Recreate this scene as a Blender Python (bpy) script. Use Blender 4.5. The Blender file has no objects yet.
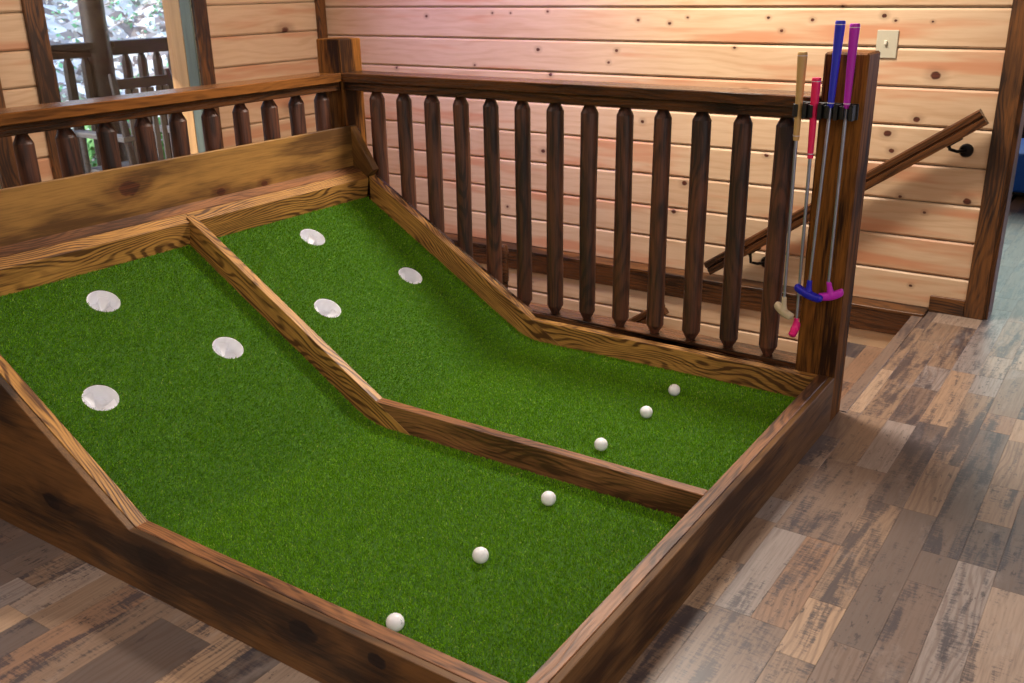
import bpy, bmesh, math, random
import numpy as np
from mathutils import Vector, Matrix
random.seed(7); rng = np.random.default_rng(7)
SC = bpy.context.scene; COL = SC.collection

# ------------------------------------------------------------------ camera
cam_d = bpy.data.cameras.new('camera'); cam = bpy.data.objects.new('camera', cam_d); COL.objects.link(cam)
SC.camera = cam
cam_d.sensor_width = 36; cam_d.lens = 958.216/1024*36; cam_d.clip_start = .05; cam_d.clip_end = 200
cam_d.dof.use_dof = True; cam_d.dof.focus_distance = 3.1; cam_d.dof.aperture_fstop = 6.3
def aim():
    a, b, c = map(math.radians, (-20.5924, 34.2335, -.9627))
    f = Vector((-math.sin(b)*math.cos(a), math.cos(b)*math.cos(a), math.sin(a)))
    r = f.cross(Vector((0, 0, 1))).normalized(); u = r.cross(f)
    r2 = math.cos(c)*r+math.sin(c)*u; u2 = -math.sin(c)*r+math.cos(c)*u
    m = Matrix((r2, u2, -f)).transposed().to_4x4(); m.translation = (.8556, -3.1215, 1.4861)
    return m
CAM = aim(); cam.matrix_world = CAM
def project(p):
    q = CAM.inverted() @ Vector(p)
    if q.z > -.1: return None
    return 512+958.2*q.x/-q.z, 341.5-958.2*q.y/-q.z
# ------------------------------------------------------------------ view, world, sun, lights
SC.view_settings.view_transform = 'Standard'; SC.view_settings.look = 'None'
SC.view_settings.exposure = 0; SC.view_settings.gamma = 1; SC.view_settings.use_curve_mapping = False
W = bpy.data.worlds.new('world'); SC.world = W; W.use_nodes = True
wn = W.node_tree.nodes; sky = wn.new('ShaderNodeTexSky'); sky.sky_type = 'NISHITA'; sky.sun_disc = False
sky.sun_elevation = math.radians(38); sky.sun_rotation = math.radians(200)
W.node_tree.links.new(sky.outputs[0], wn['Background'].inputs[0]); wn['Background'].inputs[1].default_value = .7
def lamp(name, kind, loc, direction, power, color, **kw):
    d = bpy.data.lights.new(name, kind); d.energy = power; d.color = color
    for k, v in kw.items(): setattr(d, k, v)
    o = bpy.data.objects.new(name, d); COL.objects.link(o); o.location = loc
    o.rotation_euler = Vector(direction).to_track_quat('-Z', 'Y').to_euler(); return o
lamp('sun', 'SUN', (-8, -8, 10), (.66, .55, -.52), 5.0, (1, .93, .82), angle=math.radians(.6))
WARM = (1, .9, .79)
lamp('ceiling_light_main', 'AREA', (-.85, .55, 2.68), (-.02, -.2, -1), 100, WARM, shape='RECTANGLE', size=.7, size_y=.4)
lamp('ceiling_light_room', 'AREA', (.6, -3.4, 2.68), (-.2, .1, -1), 72, (1, .92, .84), shape='RECTANGLE', size=3.0, size_y=2.4)
lamp('fill_light_left', 'AREA', (-2.9, -2.6, 2.68), (.1, .1, -1), 46, (1, .92, .84), shape='RECTANGLE', size=1.2, size_y=1.2)  # added fill to brighten the left floor and front board, not a known lamp
lamp('ceiling_light_stair', 'SPOT', (-1.22, 1.28, 2.66), (0, .16, -1), 60, WARM, spot_size=math.radians(64), spot_blend=1., shadow_soft_size=.04)
lamp('window_light_hall', 'AREA', (2.2, 6.8, 1.7), (-.15, -1, -.15), 80, (.74, .78, 1), shape='RECTANGLE', size=2.0, size_y=1.4)
lamp('window_light_hall_end', 'AREA', (-.1, 6.9, 1.55), (0, -1, -.1), 34, (.74, .96, .9), shape='RECTANGLE', size=1.8, size_y=1.5)
lamp('window_light_room', 'AREA', (3.6, -2.5, 1.6), (-1, .25, -.1), 36, (.9, .94, 1), shape='RECTANGLE', size=2.2, size_y=1.6)
lamp('purple_sign_light', 'SPOT', (-2.45, .2, 2.6), (0, 1.0, -.9), 135, (.42, .27, 1), spot_size=math.radians(72), spot_blend=.9, shadow_soft_size=.15)

# ------------------------------------------------------------------ node helper
class NT:
    def __init__(s, name):
        s.m = bpy.data.materials.new(name); s.m.use_nodes = True; s.t = s.m.node_tree
        s.b = s.t.nodes['Principled BSDF']
    def n(s, typ, ins=None, **kw):
        x = s.t.nodes.new(typ)
        for k, v in kw.items(): setattr(x, k, v)
        for k, v in (ins or {}).items(): s.set(x.inputs[k], v)
        return x
    def set(s, inp, v):
        if hasattr(v, 'is_output') or isinstance(v, bpy.types.NodeSocket): s.t.links.new(v, inp)
        else: inp.default_value = v
    def math(s, op, a, b=0., c=0., clamp=False):
        x = s.n('ShaderNodeMath', {0: a, 1: b, 2: c}, operation=op); x.use_clamp = clamp; return x.outputs[0]
    def vec(s, op, a, b=(0, 0, 0)):
        x = s.n('ShaderNodeVectorMath', {0: a, 1: b}, operation=op)
        return x.outputs['Value'] if op in ('LENGTH', 'DISTANCE', 'DOT_PRODUCT') else x.outputs[0]
    def noise(s, v, scale=1., detail=2., rough=.5, dist=0.):
        return s.n('ShaderNodeTexNoise', {'Vector': v, 'Scale': scale, 'Detail': detail, 'Roughness': rough, 'Distortion': dist}).outputs[0]
    def smooth(s, v, a, b, lo=0., hi=1.):
        return s.n('ShaderNodeMapRange', {'Value': v, 'From Min': a, 'From Max': b, 'To Min': lo, 'To Max': hi}, interpolation_type='SMOOTHSTEP').outputs[0]
    def mix(s, f, a, b, mode='MIX'):
        x = s.n('ShaderNodeMix', data_type='RGBA', blend_type=mode)
        s.set(x.inputs[0], f); s.set(x.inputs[6], a); s.set(x.inputs[7], b); return x.outputs[2]
    def ramp(s, f, stops, interp='LINEAR'):
        x = s.n('ShaderNodeValToRGB', {0: f}); r = x.color_ramp; r.interpolation = interp
        while len(r.elements) < len(stops): r.elements.new(.5)
        for e, (p, c) in zip(r.elements, stops): e.position = p; e.color = (*c, 1)
        return x.outputs[0]
    def bump(s, h, strength=.3, dist=.002, normal=None):
        d = {'Height': h, 'Strength': strength, 'Distance': dist}
        if normal is not None: d['Normal'] = normal
        return s.n('ShaderNodeBump', d).outputs[0]
def lin(r, g, b):
    f = lambda c: (c/255/12.92) if c/255 <= .04045 else ((c/255+.055)/1.055)**2.4
    return (f(r), f(g), f(b))
def flat(name, c, rough=.5, metal=0., **kw):
    t = NT(name); t.b.inputs['Base Color'].default_value = (*lin(*c), 1); t.b.inputs['Roughness'].default_value = rough
    t.b.inputs['Metallic'].default_value = metal
    for k, v in kw.items(): t.b.inputs[k].default_value = v
    g = t.n('ShaderNodeTexCoord').outputs['Object']
    nz = t.noise(g, 60., 3.)
    col = t.mix(t.math('MULTIPLY', nz, .22), (*lin(*c), 1), (*[x*.6 for x in lin(*c)], 1)); t.set(t.b.inputs['Base Color'], col)
    return t.m

def wood(name, light, dark, line=.6, freq=150., warp=.035, fibre=.4, blotch=.35, rough=.45, hue=None, knots=(), gen=0., gscale=5., knotcol=(60, 28, 14), core=.5, bump=.25, spec=.5, var=.25, gthr=.35, wall_knots=()):
    """grain along local X; knots = (x, y, z, r) in object space; gen adds scattered knots (pins of voronoi cells)"""
    t = NT(name); O = t.n('ShaderNodeTexCoord').outputs['Object']
    R = t.n('ShaderNodeObjectInfo').outputs['Random']
    off = t.vec('MULTIPLY', t.n('ShaderNodeCombineXYZ', {0: R, 1: R, 2: R}).outputs[0], (37., 11., 23.))
    P = t.vec('ADD', O, off)
    sx = t.n('ShaderNodeSeparateXYZ', {0: P})
    base = t.math('ADD', sx.outputs[2], t.math('MULTIPLY', sx.outputs[1], .83))
    lw = t.noise(t.vec('MULTIPLY', P, (1.3, 5., 5.)), 1., 2., .5)
    mask = None; infl = None
    for (kx, ky, kz, kr) in knots:
        d = t.vec('LENGTH', t.vec('MULTIPLY', t.vec('SUBTRACT', O, (kx, ky, kz)), (.62/kr, .75/kr, 1/kr)))
        i = t.math('POWER', 2.718, t.math('MULTIPLY', t.math('MULTIPLY', d, d), -.28))
        i = t.math('MULTIPLY', i, kr*2.6)
        d = t.math('ADD', d, t.math('MULTIPLY', t.math('SUBTRACT', t.noise(O, 45., 3.), .5), .55)); m = t.math('MAXIMUM', t.smooth(d, .95, .6), t.smooth(d, 2.1, .9, 0., .5))
        infl = i if infl is None else t.math('ADD', infl, i)
        mask = m if mask is None else t.math('MAXIMUM', mask, m)
    if gen > 0:
        V = t.n('ShaderNodeTexVoronoi', {'Vector': t.n('ShaderNodeCombineXYZ', {0: t.math('MULTIPLY', sx.outputs[0], .55), 1: t.math('MULTIPLY', t.math('FLOOR', t.math('MULTIPLY', R, 97.)), 1.3), 2: base}).outputs[0], 'Scale': gscale, 'Randomness': 1.}, feature='F1')
        d = V.outputs['Distance']
        rc = t.n('ShaderNodeSeparateColor', {0: V.outputs['Color']}).outputs[0]
        size = t.math('MULTIPLY', t.smooth(rc, gthr, 1.), gen)
        dd = t.math('DIVIDE', t.math('ADD', d, t.math('MULTIPLY', t.math('SUBTRACT', t.noise(P, 60., 2.), .5), .03)), t.math('ADD', size, .0005)); m = t.math('MAXIMUM', t.smooth(dd, .9, .5), t.smooth(dd, 2., .8, 0., .35))
        i = t.math('MULTIPLY', t.math('POWER', 2.718, t.math('MULTIPLY', t.math('MULTIPLY', d, d), -90.)), t.math('MULTIPLY', size, .25))
        mask = m if mask is None else t.math('MAXIMUM', mask, m)
        infl = i if infl is None else t.math('ADD', infl, i)
    if wall_knots:      # small knots of the back wall at their places along the wall
        G = t.n('ShaderNodeNewGeometry').outputs['Position']
        G = t.vec('ADD', G, t.vec('MULTIPLY', t.n('ShaderNodeTexNoise', {'Vector': G, 'Scale': 70.}).outputs['Color'], (.006, 0, .006)))
        for (kx, kz, kr) in wall_knots:
            d = t.vec('LENGTH', t.vec('MULTIPLY', t.vec('SUBTRACT', G, (kx+.003, YWALL, kz+.003)), (.8/kr, 0, 1/kr)))
            m = t.math('MAXIMUM', t.smooth(d, 1., .6), t.smooth(d, 2.6, .9, 0., .25))
            i = t.math('MULTIPLY', t.smooth(d, 4., 0.), kr*1.5)
            mask = m if mask is None else t.math('MAXIMUM', mask, m)
            infl = i if infl is None else t.math('ADD', infl, i)
    r = t.math('ADD', base, t.math('MULTIPLY', lw, warp*4))
    if infl is not None: r = t.math('ADD', r, infl)
    ring = t.math('SINE', t.math('MULTIPLY', t.math('ADD', r, t.math('MULTIPLY', t.noise(t.vec('MULTIPLY', P, (5., 28., 28.)), 1., 3.), .014)), freq))
    ring = t.math('POWER', t.smooth(ring, -.6, 1.), 1.8)
    ring = t.math('MULTIPLY', ring, t.smooth(t.noise(t.vec('MULTIPLY', P, (3., 25., 25.)), 1., 2.), .3, .6, .25, 1.))
    fb = t.noise(t.vec('MULTIPLY', P, (9., 170., 170.)), 1., 4., .6)
    bl = t.noise(t.vec('MULTIPLY', P, (1.8, 7., 7.)), 1., 3., .55)
    f = t.math('ADD', t.math('MULTIPLY', ring, line), t.math('MULTIPLY', t.smooth(fb, .35, .75), fibre))
    f = t.math('ADD', f, t.math('MULTIPLY', t.smooth(bl, .42, .68), blotch), clamp=True)
    c = t.mix(f, (*lin(*light), 1), (*lin(*dark), 1))
    if hue:   # plank wide streaks of another tint
        hs = t.noise(t.vec('MULTIPLY', t.vec('ADD', P, (3.1, 1.7, 9.2)), (.9, 9., 9.)), 1., 3., .55)
        c = t.mix(t.smooth(hs, .5, .66, 0., .75), c, (*lin(*hue), 1))
    if var:
        c = t.mix(t.math('MULTIPLY', R, var), c, (*[x*.45 for x in lin(*dark)], 1))
    if mask is not None:
        kc = t.mix(t.smooth(fb, .4, .6), (*lin(*knotcol), 1), (*[x*core for x in lin(*knotcol)], 1))
        c = t.mix(mask, c, kc)
    t.set(t.b.inputs['Base Color'], c)
    t.set(t.b.inputs['Roughness'], t.math('ADD', t.math('MULTIPLY', fb, .15), rough-.07)); t.b.inputs['Specular IOR Level'].default_value = spec
    t.set(t.b.inputs['Normal'], t.bump(t.math('ADD', t.math('MULTIPLY', ring, .5), fb), bump, .0012))
    return t.m

M = {}
YWALL = 1.522
WALL_KNOTS = [(-0.806, 1.307, 0.008), (-0.596, 1.299, 0.009), (-0.738, 1.249, 0.009), (-0.465, 1.356, 0.008), (-0.277, 1.318, 0.011), (-0.227, 1.298, 0.007), (-0.9, 0.967, 0.011), (-0.086, 0.877, 0.015), (-0.204, 0.807, 0.018), (-0.177, 0.731, 0.012), (-0.031, 1.07, 0.022), (-0.071, 1.295, 0.006), (-1.611, 1.139, 0.01), (-2.4, 1.322, 0.007), (-2.277, 1.322, 0.006), (-2.036, 1.331, 0.008), (-1.491, 1.291, 0.009), (-1.315, 1.277, 0.009), (-1.219, 1.305, 0.007), (-2.872, 1.303, 0.01), (-2.018, 1.003, 0.012), (-2.533, 1.037, 0.008), (-2.098, 1.133, 0.012), (-1.657, 1.077, 0.009), (-3.124, 1.004, 0.01), (-1.448, 0.783, 0.011), (-1.248, 0.324, 0.014), (-1.193, 0.482, 0.016), (-2.068, 0.58, 0.014), (-2.32, 0.231, 0.009), (-0.764, 0.661, 0.011), (-0.114, 0.524, 0.009), (0.172, 0.532, 0.018), (-0.965, 1.168, 0.008), (0.001, 0.462, 0.008), (-0.016, 0.108, 0.008)]
M['pine'] = wood('wall_pine', (216, 184, 148), (192, 152, 114), line=.3, freq=150, warp=.05, fibre=.25, blotch=.35, rough=.5, hue=(196, 134, 96), gen=.17, gscale=5.2, knotcol=(96, 48, 30), core=.5, bump=.1, var=.0, gthr=.0)
M['pine_back'] = wood('wall_pine_knotty', (216, 184, 148), (192, 152, 114), line=.3, freq=150, warp=.05, fibre=.25, blotch=.35, rough=.5, hue=(200, 132, 92), knotcol=(96, 48, 30), core=.5, bump=.1, var=.0, wall_knots=WALL_KNOTS)
M['trim'] = wood('stained_trim', (128, 80, 36), (46, 27, 15), line=.6, freq=300, warp=.09, fibre=.55, blotch=.75, rough=.45, gen=.22, gscale=4., knotcol=(32, 17, 10), bump=.3, gthr=.1)
M['rail'] = wood('rail_stain', (104, 64, 36), (40, 25, 17), line=.5, freq=330, warp=.05, fibre=.65, blotch=.7, rough=.27, gen=.14, gscale=4., knotcol=(30, 16, 10), bump=.25)
M['rail_lit'] = wood('rail_lit_tone', (146, 92, 44), (82, 50, 26), line=.4, freq=330, warp=.05, fibre=.5, blotch=.6, rough=.22, gen=.1, gscale=4., knotcol=(56, 30, 14), bump=.2)  # lighter, more orange rail stain: light falling on the left cap, put into colour
M['post'] = wood('post_stain', (140, 88, 36), (46, 27, 16), line=.3, freq=230, warp=.03, fibre=.65, blotch=.95, rough=.62, bump=.2, var=.1, spec=.1)
M['spindle'] = wood('spindle_stain', (108, 64, 44), (44, 27, 22), line=.5, freq=240, warp=.09, fibre=.65, blotch=.65, rough=.5, gen=.12, gscale=5., knotcol=(28, 15, 10), bump=.6, var=.3)
M['curb'] = wood('curb_stain', (202, 148, 76), (88, 54, 26), line=.85, freq=430, warp=.1, fibre=.6, blotch=.35, rough=.48, gen=.15, gscale=4.5, knotcol=(56, 30, 14), bump=.4, var=.1)
M['curb_dark'] = wood('curb_dark_stain', (158, 106, 66), (70, 42, 25), line=.42, freq=380, warp=.09, fibre=.65, blotch=.65, rough=.48, gen=.17, gscale=4.0, knotcol=(44, 23, 13), bump=.4, var=.1)
M['fascia'] = wood('fascia_stain', (122, 84, 42), (48, 31, 17), line=.2, freq=130, warp=.08, fibre=.45, blotch=.85, rough=.5,
    knots=[(-1.52, -1.911, .16, .034), (-1.091, -1.911, .118, .052), (-.552, -1.911, .123, .038), (-.33, -1.911, .141, .024)], knotcol=(30, 14, 8), core=.3, bump=.2, var=0)
M['fascia_end'] = wood('fascia_end_stain', (116, 82, 48), (56, 36, 22), line=.25, freq=130, warp=.08, fibre=.45, blotch=.9, rough=.5,
    knots=[(-.2, 0, .0, .024)], knotcol=(44, 24, 13), core=.4, bump=.2, var=0, spec=.15)
M['back'] = wood('backboard_stain', (166, 122, 62), (88, 58, 26), line=.2, freq=110, warp=.05, fibre=.4, blotch=.85, rough=.5,
    knots=[(-1.125, 2.102, .833, .036), (-.734, 2.102, .752, .018), (-.518, 2.102, .745, .016)], knotcol=(92, 46, 22), core=.35, bump=.2, var=0)
M['porch'] = wood('porch_stain', (44, 26, 18), (22, 14, 11), line=.4, rough=.5, gen=.05)
M['grey_jamb'] = wood('grey_green_jamb', (126, 138, 128), (92, 100, 92), line=.35, freq=120, fibre=.3, rough=.5, gen=.05, knotcol=(70, 70, 60))
M['tan_jamb'] = wood('tan_jamb', (206, 158, 102), (168, 118, 70), line=.35, freq=120, fibre=.3, rough=.5)
M['grey_wood'] = wood('weathered_grey_wood', (120, 118, 118), (66, 62, 64), line=.3, freq=120, fibre=.5, rough=.6)

def floor_material():
    t = NT('laminate'); O = t.n('ShaderNodeNewGeometry').outputs['Position']
    A = t.n('ShaderNodeAttribute', attribute_name='tone', attribute_type='GEOMETRY')
    s = t.n('ShaderNodeSeparateColor', {0: A.outputs['Color']}); tone, seed, wear = s.outputs[0], s.outputs[1], s.outputs[2]
    off = t.vec('MULTIPLY', t.n('ShaderNodeCombineXYZ', {0: seed, 1: seed, 2: seed}).outputs[0], (31., 17., 5.))
    P = t.vec('ADD', O, off)
    base = t.ramp(tone, [(0., lin(96, 86, 82)), (.2, lin(120, 102, 92)), (.4, lin(144, 120, 100)), (.6, lin(142, 110, 88)), (.8, lin(176, 148, 122)), (1., lin(146, 134, 128))])
    fb = t.noise(t.vec('MULTIPLY', P, (150., 8., 1.)), 1., 4., .6)
    sx = t.n('ShaderNodeSeparateXYZ', {0: P})
    r = t.math('ADD', sx.outputs[0], t.math('MULTIPLY', t.noise(t.vec('MULTIPLY', P, (7., 1.6, 1.)), 1., 2.), .16))
    ring = t.smooth(t.math('SINE', t.math('MULTIPLY', r, 330.)), 0., 1.)
    c = t.mix(t.math('MULTIPLY', ring, t.smooth(seed, .45, .8, .08, .38)), base, (*lin(84, 62, 50), 1))
    c = t.mix(t.smooth(fb, .4, .75, 0., .45), c, (*lin(96, 76, 64), 1))
    # grey charcoal scrubbed stains, stretched along the board, broken by saw marks
    st = t.noise(t.vec('MULTIPLY', P, (20., 2.6, 1.)), 1., 6., .66, .3)
    saw = t.noise(t.vec('MULTIPLY', P, (30., 150., 1.)), 1., 4., .7)
    thr = t.math('SUBTRACT', .68, t.math('MULTIPLY', wear, .21))
    m = t.smooth(t.math('ADD', t.math('SUBTRACT', st, thr), t.math('MULTIPLY', t.math('SUBTRACT', saw, .5), .42)), -.05, .09)
    c = t.mix(t.math('MULTIPLY', m, .8), c, (*lin(50, 48, 58), 1))
    sp = t.noise(t.vec('MULTIPLY', P, (60., 22., 1.)), 1., 4., .7)
    reg = t.smooth(t.noise(t.vec('MULTIPLY', P, (6., 2.5, 1.)), 1., 2.), .42, .6)
    c = t.mix(t.math('MULTIPLY', t.smooth(sp, .57, .66), t.math('MULTIPLY', reg, .75)), c, (*lin(44, 38, 44), 1))
    m2 = t.smooth(t.noise(t.vec('ADD', t.vec('MULTIPLY', P, (9., 4., 1.)), (5., 5., 5.)), 1., 5., .7), .56, .74)
    c = t.mix(t.math('MULTIPLY', m2, .3), c, (*lin(170, 160, 154), 1))
    t.set(t.b.inputs['Base Color'], c)
    t.set(t.b.inputs['Roughness'], t.math('ADD', .28, t.math('MULTIPLY', fb, .2)))
    t.b.inputs['Specular IOR Level'].default_value = .5
    t.set(t.b.inputs['Normal'], t.bump(t.math('ADD', fb, t.math('MULTIPLY', saw, .4)), .18, .0008))
    return t.m
M['floor'] = floor_material()
def turf_material():
    t = NT('turf_blade'); A = t.n('ShaderNodeAttribute', attribute_name='tint', attribute_type='GEOMETRY').outputs['Fac']
    c = t.ramp(A, [(0., lin(72, 112, 16)), (.5, lin(112, 166, 24)), (.85, lin(142, 194, 42)), (1., lin(190, 205, 100))])
    t.set(t.b.inputs['Base Color'], c); t.b.inputs['Roughness'].default_value = .6; t.b.inputs['Specular IOR Level'].default_value = .08
    return t.m
M['blade'] = turf_material()
M['turf_base'] = flat('turf_backing', (56, 100, 8), .9)
M['cup'] = flat('white_cup', (250, 250, 255), .45)
M['ball'] = flat('golf_ball_white', (250, 250, 254), .3)
M['ball'].node_tree.nodes['Mix'].inputs[0].default_value = 0
M['ink'] = flat('ball_print', (96, 130, 122), .5)
M['black'] = flat('black_plastic', (12, 12, 14), .6)
M['iron'] = flat('black_iron', (16, 16, 20), .4, .6)
M['steel'] = flat('chrome_shaft', (176, 184, 208), .34, .85)
M['putter_tan'] = flat('tan_rubber', (196, 158, 98), .55); M['head_tan'] = flat('beige_head', (206, 188, 158), .5)
M['putter_pink'] = flat('pink_rubber', (232, 20, 92), .5); M['head_pink'] = flat('pink_head', (240, 30, 130), .45)
M['putter_blue'] = flat('blue_rubber', (30, 40, 190), .5); M['head_blue'] = flat('blue_head', (28, 24, 190), .45)
M['putter_purple'] = flat('purple_rubber', (178, 24, 178), .5); M['head_purple'] = flat('magenta_head', (200, 40, 196), .45)
M['ring'] = flat('pale_ring', (220, 210, 215), .4)
M['switch'] = flat('switch_plastic', (196, 188, 164), .4); M['toggle'] = flat('switch_toggle', (236, 228, 205), .35)
M['plain'] = flat('plain_wall', (190, 160, 120), .7); M['ceil'] = flat('ceiling_pine', (214, 180, 134), .6)
M['blue_cloth'] = flat('blue_cloth', (30, 100, 210), .7)
M['darkfab'] = flat('dark_wood_far', (20, 16, 16), .6)
M['leaf'] = flat('leaf_green', (86, 150, 70), .6); M['leaf'].node_tree.nodes['Principled BSDF'].inputs['Roughness'].default_value = .6
def glass():
    t = NT('window_glass'); o = t.t.nodes['Material Output']
    tr = t.n('ShaderNodeBsdfTransparent'); gl = t.n('ShaderNodeBsdfGlossy', {'Roughness': .0, 'Color': (1, 1, 1, 1)})
    fr = t.n('ShaderNodeFresnel', {'IOR': 1.5})
    mx = t.n('ShaderNodeMixShader', {0: t.math('MULTIPLY', fr.outputs[0], .4), 1: tr.outputs[0], 2: gl.outputs[0]}); t.t.links.new(mx.outputs[0], o.inputs[0]); return t.m
M['glass'] = glass()
def hill_material():
    t = NT('leaf_litter_ground'); O = t.n('ShaderNodeTexCoord').outputs['Object']
    v = t.n('ShaderNodeTexVoronoi', {'Vector': O, 'Scale': 7.}, feature='F1').outputs['Color']
    k = t.n('ShaderNodeSeparateColor', {0: v}).outputs[0]
    c = t.ramp(k, [(0., lin(96, 84, 78)), (.4, lin(156, 146, 140)), (.7, lin(206, 204, 200)), (1., lin(240, 240, 240))])
    g = t.smooth(t.noise(O, 1.3, 4.), .55, .68)
    c = t.mix(t.math('MULTIPLY', g, .55), c, (*lin(104, 150, 84), 1))
    t.set(t.b.inputs['Base Color'], c); t.b.inputs['Roughness'].default_value = .9
    return t.m
M['hill'] = hill_material()
def litter_material():
    t = NT('litter_leaf'); A = t.n('ShaderNodeAttribute', attribute_name='tint', attribute_type='GEOMETRY').outputs['Fac']
    c = t.ramp(A, [(0., lin(110, 92, 80)), (.3, lin(176, 170, 158)), (.7, lin(236, 234, 230)), (.8, lin(130, 186, 130)), (1., lin(110, 180, 130))])
    t.set(t.b.inputs['Base Color'], c); t.b.inputs['Roughness'].default_value = .8; return t.m
M['litter'] = litter_material()

# ------------------------------------------------------------------ object helpers
def tag(o, label=None, cat=None, group=None, kind=None):
    if label: o['label'] = label
    if cat: o['category'] = cat
    if group: o['group'] = group
    if kind: o['kind'] = kind
    return o
def empty(name, loc=(0, 0, 0), label=None, cat=None, group=None, kind=None):
    o = bpy.data.objects.new(name, None); COL.objects.link(o); o.location = loc; o.empty_display_size = .1
    return tag(o, label, cat, group, kind)
def world_loc(p):
    v = Vector((0, 0, 0))
    while p: v += p.location; p = p.parent
    return v
def link(name, me, mat, parent=None, mw=None):
    o = bpy.data.objects.new(name, me); COL.objects.link(o)
    if mat is not None and not me.materials: me.materials.append(mat)
    m = mw.copy() if mw is not None else Matrix()
    if parent:
        o.parent = parent; m = Matrix.Translation(-world_loc(parent)) @ m
    o.matrix_basis = m
    return o
def from_bm(name, bm, smooth=False, sharp=40):
    bmesh.ops.recalc_face_normals(bm, faces=bm.faces)
    me = bpy.data.meshes.new(name); bm.to_mesh(me); bm.free()
    if smooth:
        me.polygons.foreach_set('use_smooth', [True]*len(me.polygons))
        me.set_sharp_from_angle(angle=math.radians(sharp))
    return me
def bm_box(bm, x0, x1, y0, y1, z0, z1):
    vs = [bm.verts.new((x, y, z)) for z in (z0, z1) for y in (y0, y1) for x in (x0, x1)]
    for f in ((0, 2, 3, 1), (4, 5, 7, 6), (0, 1, 5, 4), (2, 6, 7, 3), (0, 4, 6, 2), (1, 3, 7, 5)): bm.faces.new([vs[i] for i in f])
def bev(bm, w, seg=1):
    if w: bmesh.ops.bevel(bm, geom=bm.edges[:], offset=w, segments=seg, profile=.5, affect='EDGES', clamp_overlap=True)
AX = {'x': Matrix(((1, 0, 0), (0, 1, 0), (0, 0, 1))), 'y': Matrix(((0, -1, 0), (1, 0, 0), (0, 0, 1))), 'z': Matrix(((0, 0, -1), (0, 1, 0), (1, 0, 0)))}
def board(name, parent, mat, x0, x1, y0, y1, z0, z1, grain='x', w=.002):
    """axis aligned board whose local X follows the grain"""
    A = AX[grain].to_4x4(); c = Vector(((x0+x1)/2, (y0+y1)/2, (z0+z1)/2))
    bm = bmesh.new(); bm_box(bm, x0-c.x, x1-c.x, y0-c.y, y1-c.y, z0-c.z, z1-c.z); bmesh.ops.transform(bm, matrix=A.inverted(), verts=bm.verts[:]); bev(bm, w)
    return link(name, from_bm(name, bm), mat, parent, Matrix.Translation(c) @ A)
def world_board(name, parent, mat, x0, x1, y0, y1, z0, z1, w=.002, rotz=0, org=(0, 0, 0)):
    bm = bmesh.new(); bm_box(bm, x0, x1, y0, y1, z0, z1); bev(bm, w)
    mw = Matrix.Translation(org) @ Matrix.Rotation(rotz, 4, 'Z')
    if rotz or any(org): bmesh.ops.transform(bm, matrix=mw.inverted(), verts=bm.verts[:])
    return link(name, from_bm(name, bm), mat, parent, mw)
def prism(name, parent, mat, pts, y0, y1, ang=0, w=.0015):
    """polygon in the XZ plane, extruded in Y, grain at ang about Y"""
    R = Matrix.Rotation(ang, 4, 'Y')
    bm = bmesh.new(); a = [bm.verts.new((x, y0, z)) for x, z in pts]; b = [bm.verts.new((x, y1, z)) for x, z in pts]
    bm.faces.new(a); bm.faces.new(b[::-1]); n = len(pts)
    for i in range(n): bm.faces.new((a[i], b[i], b[(i+1) % n], a[(i+1) % n]))
    bmesh.ops.recalc_face_normals(bm, faces=bm.faces); bev(bm, w)
    bmesh.ops.transform(bm, matrix=R.inverted(), verts=bm.verts[:])
    return link(name, from_bm(name, bm), mat, parent, R)
def lathe(bm, prof, n=16, mw=None, jit=0., seed=0):
    r_ = random.Random(seed); rows = []
    ph = [r_.uniform(0, 6.28) for _ in range(6)]
    for (z, r) in prof:
        row = []
        for i in range(n):
            a = 2*math.pi*i/n
            rr = r*(1+jit*(math.sin(2*a+ph[0]+z*2)+.6*math.sin(3*a+ph[1]-z*3)+.7*math.sin(z*9+ph[2])*math.cos(a+ph[3])))
            row.append(bm.verts.new((rr*math.cos(a), rr*math.sin(a), z)))
        rows.append(row)
    for a, b in zip(rows, rows[1:]):
        for i in range(n): bm.faces.new((a[i], a[(i+1) % n], b[(i+1) % n], b[i]))
    bm.faces.new(rows[0][::-1]); bm.faces.new(rows[-1])
    if mw is not None: bmesh.ops.transform(bm, matrix=mw, verts=[v for r in rows for v in r])
def tube(name, parent, mat, pts, rad, n=10, smooth=True):
    bm = bmesh.new(); rows = []; pts = [Vector(p) for p in pts]
    rads = rad if isinstance(rad, (list, tuple)) else [rad]*len(pts)
    for i, p in enumerate(pts):
        d = (pts[min(i+1, len(pts)-1)]-pts[max(i-1, 0)]).normalized()
        u = d.orthogonal().normalized() if i == 0 else (u - d*u.dot(d)).normalized(); v = d.cross(u)
        rows.append([bm.verts.new(p+rads[i]*(u*math.cos(2*math.pi*k/n)+v*math.sin(2*math.pi*k/n))) for k in range(n)])
    for a, b in zip(rows, rows[1:]):
        for i in range(n): bm.faces.new((a[i], a[(i+1) % n], b[(i+1) % n], b[i]))
    bm.faces.new(rows[0][::-1]); bm.faces.new(rows[-1])
    return link(name, from_bm(name, bm, smooth), mat, parent)
def copy_tree(o, parent=None):
    c = o.copy(); COL.objects.link(c); c.parent = parent
    for ch in list(o.children): copy_tree(ch, c)
    return c

# ------------------------------------------------------------------ dimensions
ZT, H = .0923, .0908; ZC = ZT+H; WID = 1.8533; XR = -1.1947; TA = math.tan(math.radians(31.3675)); ANG = math.radians(31.3675)
XC = XR+H*math.tan(ANG/2); XT = -2.0323; T2 = .038; TO = .0576; DV = -.9435; TD = .0347
ZTOP = ZT+(XR-XT)*TA; HR = 1.1274
XW = -3.71; YW = 1.522; YL = 1.42; XE = .055

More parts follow.
